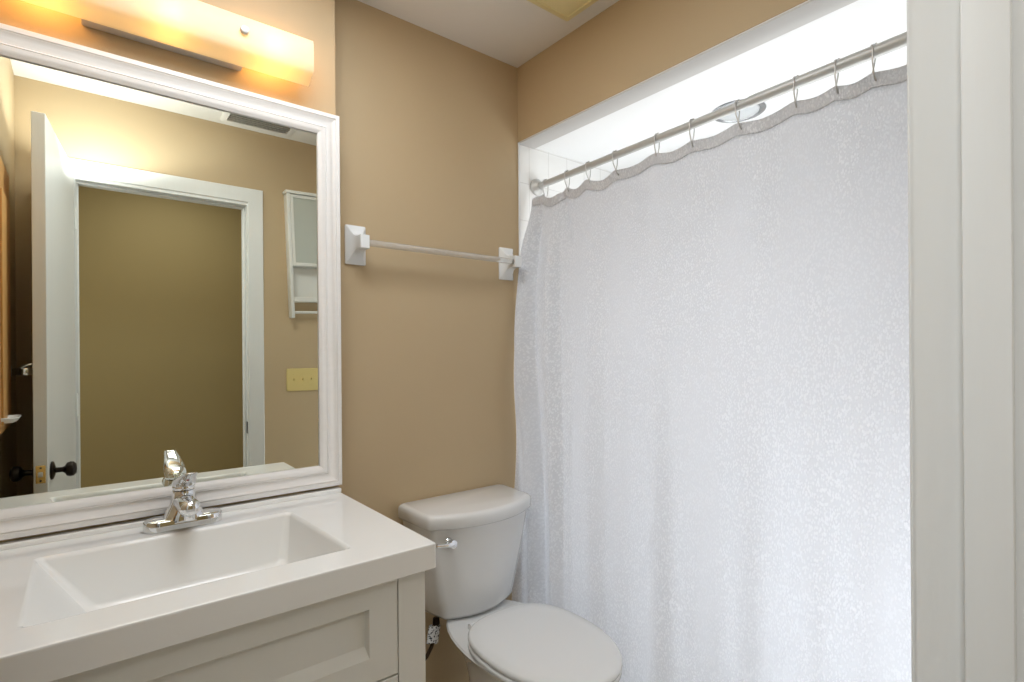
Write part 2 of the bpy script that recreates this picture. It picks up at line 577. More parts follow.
box(bm, dx0 - 0.0022, dx1 + 0.0022, vy0 + 0.002, vy0 + 0.02, 0.8035, 0.8045)
fix(obj('face_frame', bm, M['cabinet'], root), root)


def shaker(x0, x1, z0, z1, rail=0.062, rt_=0.050, rb=0.052):
    """a flat front with a stepped recessed panel, facing -y"""
    b2 = NB()
    y = vy0
    L = lambda a, c, d, e, yy: [Vector((a, yy, d)), Vector((c, yy, d)), Vector((c, yy, e)), Vector((a, yy, e))]
    ix0, ix1, iz0, iz1 = x0 + rail, x1 - rail, z0 + rb, z1 - rt_
    loft(b2, [L(x0, x1, z0, z1, y + 0.018), L(x0, x1, z0, z1, y + 0.0012), L(x0 + 0.0012, x1 - 0.0012, z0 + 0.0012, z1 - 0.0012, y),
              L(ix0, ix1, iz0, iz1, y), L(ix0 + 0.0012, ix1 - 0.0012, iz0 + 0.0016, iz1 - 0.0012, y + 0.001),
              L(ix0 + 0.005, ix1 - 0.005, iz0 + 0.020, iz1 - 0.006, y + 0.012),
              L(ix0 + 0.0065, ix1 - 0.0065, iz0 + 0.0215, iz1 - 0.0075, y + 0.0128)])
    return b2


fix(obj('drawer_front', shaker(dx0, dx1, 0.600, 0.8025), M['cabinet'], root, angle=20), root)
mid = (dx0 + dx1) / 2
for a, c in ((dx0, mid - 0.0012), (mid + 0.0012, dx1)):
    d = fix(obj('door', shaker(a, c, 0.117, 0.5955, 0.055), M['cabinet'], root, angle=20), root)
    kx = c - 0.03 if a == dx0 else a + 0.03
    k = obj('knob', lathe(NB(), [(0, 0), (0.006, 0), (0.005, 0.012), (0.013, 0.018), (0.014, 0.024), (0.009, 0.029), (0, 0.03)],
                          axis((kx, vy0, 0.54), (0, -1, 0))), M['chrome'], d)

# ------------------------------------------------------------------ vanity top with moulded basin
root = tag(empty('sink_counter', (0.19, 1.3, 0.805)), 'glossy white sink counter with a long moulded rectangular basin on the vanity cabinet', 'sink counter')
cx0, cx1, cy0, cy1 = XL + 0.002, 0.5945, 1.0055, YA - 0.0015
bm = NB()
rows = loft(bm, [rrect(cx0 + 0.02, cx1 - 0.02, cy0 + 0.02, cy1, 0.006, 0.805),
                 rrect(cx0 + 0.002, cx1 - 0.002, cy0 + 0.002, cy1, 0.006, 0.805),
                 rrect(cx0, cx1, cy0, cy1, 0.007, 0.807),
                 rrect(cx0, cx1, cy0, cy1, 0.007, CT - 0.005),
                 rrect(cx0 + 0.0015, cx1 - 0.0015, cy0 + 0.0015, cy1 - 0.001, 0.007, CT - 0.0015),
                 rrect(cx0 + 0.005, cx1 - 0.005, cy0 + 0.005, cy1 - 0.002, 0.007, CT)], False, False)
outer = rows[-1]


def basin(x0, x1, y0, y1, r, z, tx=0.0):
    P = rrect(x0, x1, y0, y1, r, z, 8)
    for p in P:   # plan narrows a little to the back
        k = (p.y - 1.10) / 0.35
        if p.x > 0.18:
            p.x -= 0.022 * k
    return P


bl = [basin(-0.082, 0.443, 1.091, 1.453, 0.012, CT), basin(-0.0785, 0.4395, 1.0945, 1.4495, 0.012, CT - 0.001),
      basin(-0.075, 0.436, 1.098, 1.446, 0.012, CT - 0.004), basin(-0.0725, 0.4335, 1.1005, 1.4435, 0.012, CT - 0.009),
      basin(-0.004, 0.418, 1.122, 1.424, 0.020, 0.752), basin(0.008, 0.410, 1.132, 1.414, 0.024, 0.740), basin(0.026, 0.396, 1.148, 1.398, 0.024, 0.734),
      basin(0.05, 0.37, 1.17, 1.37, 0.024, 0.732), basin(0.17, 0.21, 1.23, 1.27, 0.012, 0.729)]
inner = loft(bm, bl, False, True)[0]
eds = []
for ring in (outer, inner):
    for i in range(len(ring)):
        e = bm.edges.get((ring[i], ring[(i + 1) % len(ring)]))
        if e is None:
            e = bm.edges.new((ring[i], ring[(i + 1) % len(ring)]))
        eds.append(e)
bmesh.ops.triangle_fill(bm, use_beauty=True, use_dissolve=False, edges=eds)
ct = fix(obj('countertop', bm, M['counter'], root, angle=32), root)
wn = ct.modifiers.new('WeightedNormal', 'WEIGHTED_NORMAL'); wn.keep_sharp = True; wn.weight = 100
bm = NB()
box(bm, cx0, 0.5945, 1.552, cy1, CT - 0.001, 0.8725, 0.003, 3)
fix(obj('backsplash', bm, M['counter'], root), root)
fix(obj('drain', lathe(NB(), [(0, 0), (0.021, 0), (0.022, 0.002), (0.018, 0.0035), (0.016, 0.002), (0.0, 0.004)],
                       Matrix.Translation((0.19, 1.25, 0.7295))), M['chrome'], root), root)

# ------------------------------------------------------------------ faucet
FX, FY = 0.186, 1.497
root = tag(empty('basin_faucet', (FX, FY, CT + 0.0003)), 'chrome single handle faucet on the sink counter before the mirror', 'faucet')
bm = NB()


def stad(hx, hy, z, n=10):
    P = []
    for sx, a0 in ((1, -90), (-1, 90)):
        for k in range(n + 1):
            a = R(a0 + 180 * k / n)
            P.append(Vector((sx * (hx - hy) + hy * math.cos(a), hy * math.sin(a), z)))
    return P


loft(bm, [stad(0.081, 0.031, 0.0), stad(0.082, 0.032, 0.001), stad(0.082, 0.032, 0.019), stad(0.0805, 0.0305, 0.0235), stad(0.076, 0.026, 0.0255), stad(0.060, 0.010, 0.0265)])
obj('base_plate', bm, M['chrome'], root)


def ell(a, b, cx, cy, z, n=24, pw=2.0):
    P = []
    for k in range(n):
        t = 2 * PI * k / n
        c, s = math.cos(t), math.sin(t)
        P.append(Vector((cx + a * math.copysign(abs(c) ** (2 / pw), c), cy + b * math.copysign(abs(s) ** (2 / pw), s), z)))
    return P


bm = NB()
loft(bm, [ell(0.047, 0.030, 0, -0.004, 0.016, 28, 2.6), ell(0.044, 0.0295, 0, -0.004, 0.024, 28, 2.6), ell(0.037, 0.028, 0, -0.003, 0.038, 28, 2.5), ell(0.030, 0.026, 0, -0.001, 0.052, 28, 2.3),
          ell(0.026, 0.0245, 0, 0, 0.066, 28), ell(0.0245, 0.0235, 0, 0, 0.080, 28), ell(0.023, 0.022, 0, 0, 0.086, 28), ell(0.016, 0.015, 0, 0, 0.089, 28)])
obj('body', bm, M['chrome'], root)
# spout: a thick round arm reaching out level over the basin, ending in a rounded nose
bm = NB()
loops = []
for y, zc, hw, hh in ((-0.004, 0.058, 0.0235, 0.0235), (-0.030, 0.060, 0.0230, 0.0215), (-0.060, 0.062, 0.0225, 0.0200), (-0.088, 0.0625, 0.0220, 0.0190),
                      (-0.100, 0.0625, 0.0200, 0.0172), (-0.107, 0.0622, 0.0150, 0.0130), (-0.110, 0.0620, 0.0070, 0.0060)):
    loops.append([Vector((p.x, y, zc + p.y)) for p in ell(hw, hh, 0, 0, 0, 24, 2.2)])
loft(bm, loops)
obj('spout', bm, M['chrome'], root)
obj('aerator', lathe(NB(), [(0, 0), (0.0105, 0), (0.0115, 0.002), (0.0115, 0.014), (0, 0.014)], Matrix.Translation((0, -0.088, 0.035))), M['chrome'], root)
bm = NB()
lathe(bm, [(0, 0), (0.022, 0), (0.0235, 0.003), (0.0235, 0.008), (0.0215, 0.011), (0, 0.0115)], Matrix.Translation((0, 0, 0.088)))
obj('collar', bm, M['chrome'], root)
# lever handle: a domed cap with a lever rising forward over the spout
bm = NB()
loops = []
for z, hw, hd, cy in ((0.0985, 0.0245, 0.0240, 0.000), (0.103, 0.0250, 0.0250, -0.002), (0.110, 0.0248, 0.0270, -0.010), (0.118, 0.0230, 0.0270, -0.028),
                      (0.126, 0.0200, 0.0240, -0.050), (0.134, 0.0170, 0.0190, -0.076), (0.140, 0.0150, 0.0140, -0.098), (0.1445, 0.0130, 0.0095, -0.110), (0.1465, 0.009, 0.005, -0.113)):
    loops.append(ell(hw, hd, 0, cy, z, 28, 2.3))
loft(bm, loops)
h = obj('handle', bm, M['chrome'], root)
obj('temperature_dot', lathe(NB(), [(0, 0), (0.0035, 0), (0.003, 0.0012), (0, 0.0015)], axis((0.001, -0.0585, 0.1200), (0, -0.75, -0.6)), 14), M['red'], h)

# ------------------------------------------------------------------ vanity light over the mirror
root = tag(empty('vanity_light', (0.165, YA, 2.03)), 'bar light with a bent frosted glass shade glowing warm on the wall above the mirror', 'wall lamp')
bm = NB()
box(bm, -0.165, 0.170, -0.040, -0.001, 0.0, 0.105, 0.004, 2)
obj('back_plate', bm, M['rod'], root)
pr = [(-0.040, -0.003), (-0.050, -0.002), (-0.072, 0.008), (-0.084, 0.014), (-0.0885, 0.022), (-0.0895, 0.040), (-0.0895, 0.075), (-0.088, 0.097),
      (-0.084, 0.106), (-0.072, 0.112), (-0.050, 0.122), (-0.040, 0.123)]
inn = [(y + 0.0035, z + 0.0035) if z < 0.03 else ((y + 0.0035, z - 0.0035) if z > 0.09 else (y + 0.004, z)) for y, z in pr]
bm = NB()
sec = pr + inn[::-1]
loft(bm, [[Vector((x, y, z)) for y, z in sec] for x in (-0.340, 0.336)])
obj('glass_shade', bm, M['shade'], root, angle=40)
for x in (-0.160, 0.160):
    obj('finial', lathe(NB(), [(0, 0), (0.0085, 0), (0.0105, 0.002), (0.0105, 0.007), (0.0085, 0.0105), (0, 0.0125)],
                        axis((x, -0.0895, 0.066), (0, -1, 0))), M['rod'], root)
for x in (-0.235, 0.0, 0.235):
    so = obj('bulb', lathe(NB(), [(0, -0.03), (0.010, -0.028), (0.012, -0.016), (0.018, -0.004), (0.021, 0.008), (0.019, 0.020), (0.010, 0.028), (0, 0.030)],
                           axis((x, -0.060, 0.060), (1 if x <= 0 else -1, 0, 0))), M['bulb'], root)
    l = bpy.data.lights.new('bulb_light', 'POINT')
    l.energy = 1.25
    l.color = (1.0, 0.46, 0.10)
    l.shadow_soft_size = 0.04
    lo = bpy.data.objects.new('bulb_light', l)
    lo.location = (x, -0.056, 0.055)
    COL.objects.link(lo)
    lo.parent = root

# ------------------------------------------------------------------ towel bar
root = tag(empty('towel_bar', (0.997, YB, 1.62)), 'clear acrylic towel bar between two white ceramic posts on the tan wall', 'towel bar')
for x in (-0.310, 0.309):
    b2 = NB()
    L = lambda hx, hz, y: rrect(x - hx, x + hx, -hz, hz, min(hx, hz) * 0.12, y, 3)
    lp = []
    for hx, hz, y in ((0.033, 0.062, 0.0), (0.034, 0.063, -0.002), (0.034, 0.063, -0.008), (0.0325, 0.0615, -0.0095), (0.022, 0.042, -0.020),
                      (0.0165, 0.028, -0.034), (0.0152, 0.0225, -0.048), (0.0152, 0.0215, -0.052), (0.0152, 0.0215, -0.082), (0.0135, 0.0198, -0.085)):
        lp.append([Vector((p.x, y, p.y)) for p in L(hx, hz, 0)])
    loft(b2, lp)
    obj('post', b2, M['ceramic'], root, angle=25)
b2 = NB()
tube(b2, [(-0.300, -0.067, 0), (0.300, -0.067, 0)], 0.0105, 20)
obj('bar', b2, M['acrylic'], root)

# ------------------------------------------------------------------ shower curtain rod, hooks, curtain
RX = 1.468
rodz = lambda y: 1.9535 + (1.667 - y) * 0.0193
root = tag(empty('curtain_rod', (RX, YB - 0.003, 1.9535)), 'satin metal tension rod across the tub opening with a round end flange on the tile', 'curtain rod')
b2 = NB()
y0 = YB - 0.003
tube(b2, [(0, -0.004, 0), (0, 0.72 - y0, rodz(0.72) - 1.9535)], 0.0130, 18)
obj('rod_tube', b2, M['rod'], root)
b2 = NB()
tube(b2, [(0, 0.75 - y0, rodz(0.75) - 1.9535), (0, YC + 0.004 - y0, rodz(YC) - 1.9535)], 0.0150, 18)
obj('outer_rod_tube', b2, M['rod'], root)
for y, d in ((0.0, -1), (YC + 0.001 - y0, 1)):
    obj('flange', lathe(NB(), [(0, 0), (0.032, 0), (0.034, 0.003), (0.033, 0.012), (0.026, 0.018), (0.019, 0.026), (0.0165, 0.03), (0, 0.03)],
                        axis((0, y, rodz(y0 + y) - 1.9535), (0, d, 0))), M['rod'], root)

hook_y = [round(q * 0.9787, 4) for q in (1.640, 1.513, 1.400, 1.268, 1.087, 0.955, 0.805, 0.640, 0.540, 0.458, 0.330)]
ords = ['nearest the flange at the toilet wall', 'second along the rod from the toilet wall', 'third along the rod from the toilet wall',
        'fourth along the rod from the toilet wall', 'fifth along the rod from the toilet wall', 'sixth along the rod from the toilet wall',
        'in front of the round tub ceiling light', 'next after the round tub ceiling light', 'second after the round tub ceiling light',
        'last one in view beside the door jamb', 'hidden past the door jamb']


def curtain_top(y):
    """height of the curtain's top edge: held up at the hooks, sagging between"""
    hs = sorted(hook_y)
    base = 1.905 + (1.6 - y) * 0.021
    for a, c in zip(hs, hs[1:]):
        if a <= y <= c:
            t = (y - a) / (c - a)
            sag = 0.010 if c < 1.3 else 0.018
            if c > 1.5:
                sag = 0.030
            return base - sag * (math.sin(PI * t) ** 1.3)
    return base - 0.006


for i, y in enumerate(hook_y[:10]):
    zt = rodz(y)
    zc = curtain_top(y) - 0.016
    r = 0.0165
    pts = []
    lean = (-0.010, -0.014, -0.016, -0.014, -0.004, -0.004, -0.012, -0.003, -0.003, -0.003)[i]
    pts.append((0.017, 0.010, zc + 0.018 - zt))
    pts.append((0.019, 0.006, zc + 0.040 - zt))
    for k in range(9):
        a = R(-20 + 220 * k / 8)
        pts.append((r * math.cos(a), 0.004 * math.cos(a) * 0.5, r * math.sin(a)))
    pts.append((-0.015, lean * 0.3, (zc - zt) * 0.45))
    pts.append((-0.010, lean * 0.8, (zc - zt) * 0.85))
    pts.append((-0.006, lean, zc - zt - 0.002))
    pts.append((0.002, lean, zc - zt - 0.006))
    pts.append((0.006, lean, zc - zt + 0.001))
    hk = empty('curtain_hook', (RX, y, zt))
    tag(hk, 'wire curtain hook, ' + ords[i], 'curtain hook', 'wire hooks along the curtain rod')
    b2 = NB()
    tube(b2, pts, 0.0018, 8)
    obj('wire', b2, M['hook'], hk, angle=60)
    b2 = NB()
    for dy in (-0.0045, 0.0045):
        lathe(b2, [(0, -0.003), (0.0028, -0.0018), (0.0036, 0), (0.0028, 0.0018), (0, 0.003)], axis((0.0, dy, r), (0, 1, 0)), 12)
    obj('roller', b2, M['hook'], hk, angle=60)


def smooth(a, b_, t):
    t = max(0.0, min(1.0, (t - a) / (b_ - a)))
    return t * t * (3 - 2 * t)


rnd = random.Random(11)
FOLDS = [(rnd.uniform(0.0, 6.28), f, a) for f, a in ((13.0, 0.0130), (24.0, 0.0150), (41.0, 0.0105), (66.0, 0.0034))]


def curtain_pt(s, z):
    """s = distance along the curtain from its edge at the toilet wall, before gathers"""
    t = s / 1.50
    y = 1.656 - s * 0.985
    ztop = 1.915
    d = (ztop - z)
    # leans out of the tub to hang over its side
    lean = 0.128 * smooth(0.0, 1.5, d) * (0.65 + 0.35 * smooth(0.0, 0.7, d))
    edge = math.exp(-(s / 0.16) ** 2)
    lean_edge = 0.036 * smooth(-0.01, 0.03, d) + 0.114 * smooth(0.0, 0.85, d)
    x = RX - (lean * (1 - edge) + lean_edge * edge)
    g = 0.55 + 0.45 * smooth(0.0, 1.2, d)
    se = s - 0.087 * y * smooth(0.0, 1.5, d) * (0.65 + 0.35 * smooth(0.0, 0.7, d))
    for ph, f, a in FOLDS:
        x += a * g * (0.25 + 0.75 * math.exp(-s / 0.45)) * math.sin(f * se + ph + 0.10 * math.sin(2.2 * z + ph))
    # a deep pleat near the wall: a rounded fold to the room side, then a step back
    x -= 0.032 * math.exp(-((se - 0.000) / 0.030) ** 2) * smooth(0.02, 0.25, d)
    x += 0.024 * math.exp(-((se - 0.046) / 0.014) ** 2) * smooth(0.0, 0.15, d)
    x -= 0.012 * math.exp(-((se - 0.115) / 0.022) ** 2) * smooth(0.05, 0.4, d)
    x += 0.010 * math.exp(-((se - 0.150) / 0.014) ** 2) * smooth(0.05, 0.4, d)
    # crease falling from the second hook
    x += 0.010 * math.exp(-((s - 0.150 - 0.28 * d) / 0.010) ** 2) * (1 - smooth(0.12, 0.26, d))
    # the free edge is drawn in at the top and lies against the wall lower down
    y -= 0.016 * edge * (1 - smooth(0.0, 0.3, d)) - 0.0095 * edge * smooth(0.2, 0.6, d)
    return Vector((x, y, z))


def cloth(s0, s1, ns, zf0, zf1, nz, thick_off=0.0):
    b2 = NB()
    uv = b2.loops.layers.uv.new('UVMap')
    V, U = [], []
    for i in range(ns + 1):
        s = s0 + (s1 - s0) * i / ns
        row, ur = [], []
        ya = 1.652 - s * 0.985
        for j in range(nz + 1):
            z0_, z1_ = zf0(ya), zf1(ya)
            z = z0_ + (z1_ - z0_) * j / nz
            p = curtain_pt(s, z)
            p.x -= thick_off
            row.append(b2.verts.new(p))
            ur.append((s, z))
        V.append(row)
        U.append(ur)
    for i in range(ns):
        for j in range(nz):
            f = b2.faces.new((V[i][j], V[i + 1][j], V[i + 1][j + 1], V[i][j + 1]))
            for l, (a, c) in zip(f.loops, ((i, j), (i + 1, j), (i + 1, j + 1), (i, j + 1))):
                l[uv].uv = U[a][c]
    return b2


root = tag(empty('shower_curtain', (RX, 0.9, 0.12)), 'long white translucent shower curtain with a glossy leaf pattern hanging before the tub', 'shower curtain')
b2 = cloth(0.0, 1.46, 420, lambda y: 0.12, lambda y: curtain_top(y) - 0.034, 120)
c = fix(obj('curtain_panel', b2, M['curtain'], root, angle=180), root)
sol = c.modifiers.new('Solidify', 'SOLIDIFY'); sol.thickness = 0.0006; sol.offset = 0
b2 = cloth(0.0, 1.46, 420, lambda y: curtain_top(y) - 0.036, lambda y: curtain_top(y), 8)
c = fix(obj('top_hem', b2, M['hem'], root, angle=180), root)
sol = c.modifiers.new('Solidify', 'SOLIDIFY'); sol.thickness = 0.003; sol.offset = 0
c['label'] = 'double thickness greyish hem'

# ------------------------------------------------------------------ recessed light in the tub ceiling
root = tag(empty('recessed_light', (1.808, 0.968, HS)), 'round recessed light with a metal trim ring in the white tub ceiling', 'ceiling light')
obj('trim_ring', lathe(NB(), [(0.071, 0.0), (0.089, 0.0), (0.090, -0.003), (0.086, -0.006), (0.075, -0.008), (0.071, -0.005)] + [(0.071, 0.0)],
                       None, 48), M['ring'], root)
obj('lens', lathe(NB(), [(0.0705, -0.001), (0.068, -0.006), (0.055, -0.013), (0.03, -0.018), (0, -0.019)], None, 48), M['can'], root)
# ------------------------------------------------------------------ toilet
TX = 1.050
root = tag(empty('toilet', (TX, YB, 0)), 'white two piece toilet with its lid closed between the vanity and the tub', 'toilet')


def tank_loop(hw_back, hw_front, y_back, y_corner, bow, z, rc=0.02, n=14):
    """plan section: straight back, sides, front bowed outwards"""
    P = [Vector((hw_back - rc * 0.6, y_back, z)), Vector((hw_back, y_back - rc * 0.6, z))]
    P.append(Vector((hw_front + (hw_back - hw_front) * 0.3, y_corner + rc * 1.6, z)))
    P.append(Vector((hw_front, y_corner + rc * 0.7, z)))
    fx = hw_front - rc * 0.75
    P.append(Vector((hw_front - rc * 0.2, y_corner + rc * 0.12, z)))
    for k in range(n + 1):
        u = 1 - 2 * k / n
        P.append(Vector((fx * u, y_corner - bow * (1 - abs(u) ** 2.2) - 0.004, z)))
    Q = [Vector((-p.x, p.y, p.z)) for p in P[:5]][::-1]
    return P + Q


bm = NB()
loft(bm, [tank_loop(0.150, 0.124, -0.030, -0.152, 0.020, 0.392, 0.030), tank_loop(0.164, 0.138, -0.022, -0.168, 0.028, 0.398, 0.032),
          tank_loop(0.172, 0.147, -0.016, -0.174, 0.032, 0.412, 0.032), tank_loop(0.184, 0.165, -0.013, -0.181, 0.037, 0.50, 0.030),
          tank_loop(0.204, 0.189, -0.011, -0.190, 0.043, 0.62, 0.028), tank_loop(0.213, 0.203, -0.009, -0.196, 0.047, 0.712, 0.026)])
obj('tank', bm, M['porcelain'], root, angle=50)
bm = NB()
loft(bm, [tank_loop(0.214, 0.203, -0.009, -0.194, 0.048, 0.711, 0.026), tank_loop(0.221, 0.210, -0.004, -0.203, 0.054, 0.712, 0.026),
          tank_loop(0.224, 0.213, -0.003, -0.206, 0.056, 0.718, 0.026), tank_loop(0.225, 0.214, -0.003, -0.207, 0.056, 0.742, 0.026),
          tank_loop(0.224, 0.213, -0.003, -0.206, 0.056, 0.751, 0.026), tank_loop(0.220, 0.208, -0.006, -0.202, 0.054, 0.757, 0.026),
          tank_loop(0.212, 0.200, -0.013, -0.194, 0.052, 0.7595, 0.026)])
obj('tank_lid', bm, M['porcelain'], root, angle=50)
lv = obj('flush_lever', tube(NB(), [(-0.152, -0.244, 0.672), (-0.164, -0.246, 0.672), (-0.185, -0.245, 0.674), (-0.207, -0.241, 0.677)], [0.0095, 0.0085, 0.0055, 0.0058], 12), M['chrome'], root)
obj('escutcheon', lathe(NB(), [(0, 0), (0.013, 0), (0.014, 0.002), (0.012, 0.006), (0.008, 0.009), (0.007, 0.020), (0.0125, 0.022), (0.0135, 0.027), (0.0125, 0.032), (0, 0.034)],
                        axis((-0.152, -0.218, 0.672), (0, -1, 0))), M['chrome'], lv)


def egg(hw, yb, yf, z, n=40, wide=0.5, sq=2.6):
    """seat outline: yb back, yf front tip; the widest point sits at share `wide` from the back"""
    ym = yb + (yf - yb) * wide
    P = []
    for k in range(n):
        a = 2 * PI * k / n
        c, s = math.cos(a), math.sin(a)
        if s >= 0:   # rear half, squarer
            P.append(Vector((hw * math.copysign(abs(c) ** (2 / sq), c), ym + (yb - ym) * abs(s) ** (2 / sq), z)))
        else:
            P.append(Vector((hw * math.copysign(abs(c) ** (2 / 2.05), c), ym + (yf - ym) * abs(s) ** (2 / 2.05), z)))
    return P


bm = NB()
loft(bm, [egg(0.105, -0.20, -0.51, 0.0, sq=3.5), egg(0.110, -0.195, -0.515, 0.012, sq=3.5), egg(0.100, -0.19, -0.50, 0.05, sq=3.2), egg(0.092, -0.18, -0.50, 0.14, sq=3),
          egg(0.100, -0.17, -0.56, 0.22, sq=2.6), egg(0.132, -0.15, -0.635, 0.30, sq=2.3), egg(0.160, -0.11, -0.695, 0.352, sq=2.15),
          egg(0.176, -0.085, -0.722, 0.372, sq=2.15), egg(0.182, -0.08, -0.729, 0.382, sq=2.15), egg(0.178, -0.084, -0.724, 0.388, sq=2.15), egg(0.160, -0.10, -0.70, 0.389, sq=2.15)])
bowl = obj('bowl', bm, M['porcelain'], root, angle=50)
for s in (-1, 1):
    obj('bolt_cap', lathe(NB(), [(0.012, 0), (0.012, 0.006), (0.008, 0.014), (0, 0.016)], Matrix.Translation((s * 0.108, -0.30, 0.010)), 16), M['porcelain'], bowl)
bm = NB()
K = dict(wide=0.45, sq=2.75)
rs = [egg(0.184, -0.273, -0.741, 0.391, **K), egg(0.188, -0.269, -0.745, 0.395, **K), egg(0.188, -0.269, -0.745, 0.403, **K), egg(0.184, -0.273, -0.741, 0.4065, **K),
      egg(0.125, -0.325, -0.675, 0.4065, **K), egg(0.120, -0.330, -0.670, 0.401, **K), egg(0.122, -0.328, -0.672, 0.391, **K), egg(0.184, -0.273, -0.741, 0.391, **K)]
loft(bm, rs, False, False)
bmesh.ops.remove_doubles(bm, verts=bm.verts, dist=1e-5)
obj('seat', bm, M['seat'], root, angle=50)
bm = NB()
loft(bm, [egg(0.184, -0.274, -0.741, 0.4090, **K), egg(0.186, -0.269, -0.746, 0.4115, **K), egg(0.1875, -0.268, -0.7475, 0.417, **K),
          egg(0.1865, -0.269, -0.7465, 0.4225, **K), egg(0.1835, -0.272, -0.743, 0.4255, **K), egg(0.181, -0.278, -0.737, 0.4275, **K), egg(0.150, -0.31, -0.70, 0.4295, **K),
          egg(0.08, -0.39, -0.58, 0.431, **K)])
lid = obj('seat_lid', bm, M['seat'], root, angle=50)
for s in (-1, 1):
    b2 = NB()
    tube(b2, [(s * 0.060, -0.257, 0.400), (s * 0.100, -0.257, 0.400)], 0.0105, 14)
    box(b2, s * 0.08 - 0.018, s * 0.08 + 0.018, -0.267, -0.241, 0.388, 0.401, 0.003)
    obj('lid_hinge', b2, M['seat'], root)

# water supply hose
root = tag(empty('supply_hose', (0.90, YB - 0.11, 0.10)), 'dark water supply hose with a printed tag hanging under the toilet tank', 'hose')
P0 = Vector((0.90, YB - 0.11, 0.10))
pts = [Vector(p) - P0 for p in ((0.912, 1.552, 0.3895), (0.911, 1.552, 0.385), (0.908, 1.551, 0.355), (0.902, 1.550, 0.325), (0.892, 1.550, 0.297), (0.876, 1.552, 0.272),
                                 (0.850, 1.560, 0.245), (0.822, 1.575, 0.225), (0.80, 1.60, 0.215), (0.788, 1.63, 0.21), (0.785, 1.652, 0.21))]
obj('hose_tube', tube(NB(), pts, 0.0065, 12), M['hose'], root)
obj('coupling_nut', lathe(NB(), [(0, 0), (0.012, 0), (0.0125, 0.004), (0.011, 0.020), (0, 0.020)], Matrix.Translation(Vector((0.912, 1.552, 0.3665)) - P0), 8), M['bronze'], root)
b2 = NB()
lp = []
for u, z in ((0.0, 0.365), (0.2, 0.358), (0.5, 0.340), (0.8, 0.322), (1.0, 0.312)):
    cx_, cy_ = 0.9085 - 0.010 * u - 0.004, 1.548
    lp.append([Vector((cx_, cy_, z)) - P0 + Vector((q.x, q.y, -0.004 * math.copysign(1, q.x))) for q in ell(0.0215, 0.0095, 0, 0, 0, 20, 2.2)])
loft(b2, lp, False, False)
t = obj('printed_tag', b2, M['tag'], root)
t['label'] = 'shiny white tag with dark print'
obj('shutoff_valve', lathe(NB(), [(0, 0), (0.024, 0), (0.024, 0.004), (0.010, 0.007), (0.010, 0.03), (0.014, 0.032), (0.014, 0.05), (0, 0.05)],
                           axis(Vector((0.785, YB, 0.21)) - P0, (0, -1, 0)), 20), M['chrome'], root)

# ------------------------------------------------------------------ ceiling fittings
root = tag(empty('fan_grille', (1.175, 1.18, HC)), 'square yellowed plastic fan cover on the ceiling by the header wall', 'fan cover')
b2 = NB()
S4 = lambda h, z: rrect(-h, h, -h, h, 0.006, z, 3)
loft(b2, [S4(0.136, 0.0), S4(0.136, -0.008), S4(0.130, -0.014), S4(0.112, -0.016), S4(0.110, -0.012), S4(0.0, -0.012) if False else S4(0.02, -0.012)])
obj('cover', b2, M['fan'], root)
b2 = NB()
loft(b2, [S4(0.100, -0.012), S4(0.099, -0.0135), S4(0.060, -0.0145), S4(0.02, -0.0146)])
obj('lens_panel', b2, M['fan'], root)

root = tag(empty('ceiling_register', (0.69, 0.30, HC)), 'white slotted air register on the ceiling, seen in the mirror above the doorway', 'vent')
b2 = NB()
L = lambda hx, hy, z: rrect(-hx, hx, -hy, hy, 0.004, z, 2)
loft(b2, [L(0.165, 0.085, 0), L(0.165, 0.085, -0.004), L(0.158, 0.078, -0.009), L(0.140, 0.060, -0.009), L(0.138, 0.058, -0.002)], True, False)
obj('register_frame', b2, M['ceiling'], root)
obj('dark_opening', box(NB(), -0.138, 0.138, -0.058, 0.058, -0.003, -0.0015), M['dark'], root, smooth=False)
b2 = NB()
for k in range(5):
    y = -0.045 + 0.0225 * k
    q = box(NB(), -0.138, 0.138, -0.008, 0.008, -0.0008, 0.0008)
    join(b2, q, Matrix.Translation((0, y, -0.007)) @ Matrix.Rotation(R(-50), 4, 'X'))
obj('vanes', b2, M['ceiling'], root, smooth=False)

# ------------------------------------------------------------------ things on the door wall, seen in the mirror
root = empty('wall_cabinet', (0.858, YC, 1.462))
root.rotation_euler = (0, R(-2.0), 0)
tag(root, 'white wall cabinet with frosted glass door and open shelf, reflected beside the doorway', 'wall cabinet')
W, DP, HH = 0.40, 0.055, 0.655
b2 = NB()
box(b2, 0, 0.016, 0, DP, 0, HH, 0.0015)
box(b2, W - 0.016, W, 0, DP, 0, HH, 0.0015)
box(b2, 0.016, W - 0.016, 0, 0.006, 0.085, HH)
box(b2, 0.016, W - 0.016, 0.006, DP - 0.002, 0.085, 0.099)
box(b2, 0.016, W - 0.016, 0.006, DP - 0.018, 0.272, 0.288)
obj('cabinet_body', b2, M['cabinet'], root)
b2 = NB()
box(b2, -0.006, W + 0.006, 0, DP + 0.006, HH, HH + 0.016, 0.004)
obj('cornice', b2, M['cabinet'], root)
b2 = NB()
for a, c_, d, e in ((0.017, 0.032, 0.275, HH - 0.004), (W - 0.032, W - 0.017, 0.275, HH - 0.004), (0.032, W - 0.032, 0.275, 0.292), (0.032, W - 0.032, HH - 0.02, HH - 0.004)):
    box(b2, a, c_, DP - 0.016, DP, d, e, 0.001, 1)
dr = obj('door', b2, M['cabinet'], root)
obj('glass_pane', box(NB(), 0.030, W - 0.030, DP - 0.010, DP - 0.006, 0.290, HH - 0.018), M['cabglass'], dr, smooth=False)
obj('towel_rail', tube(NB(), [(0.014, DP * 0.55, 0.030), (W - 0.014, DP * 0.55, 0.030)], 0.007, 14), M['cabinet'], root)
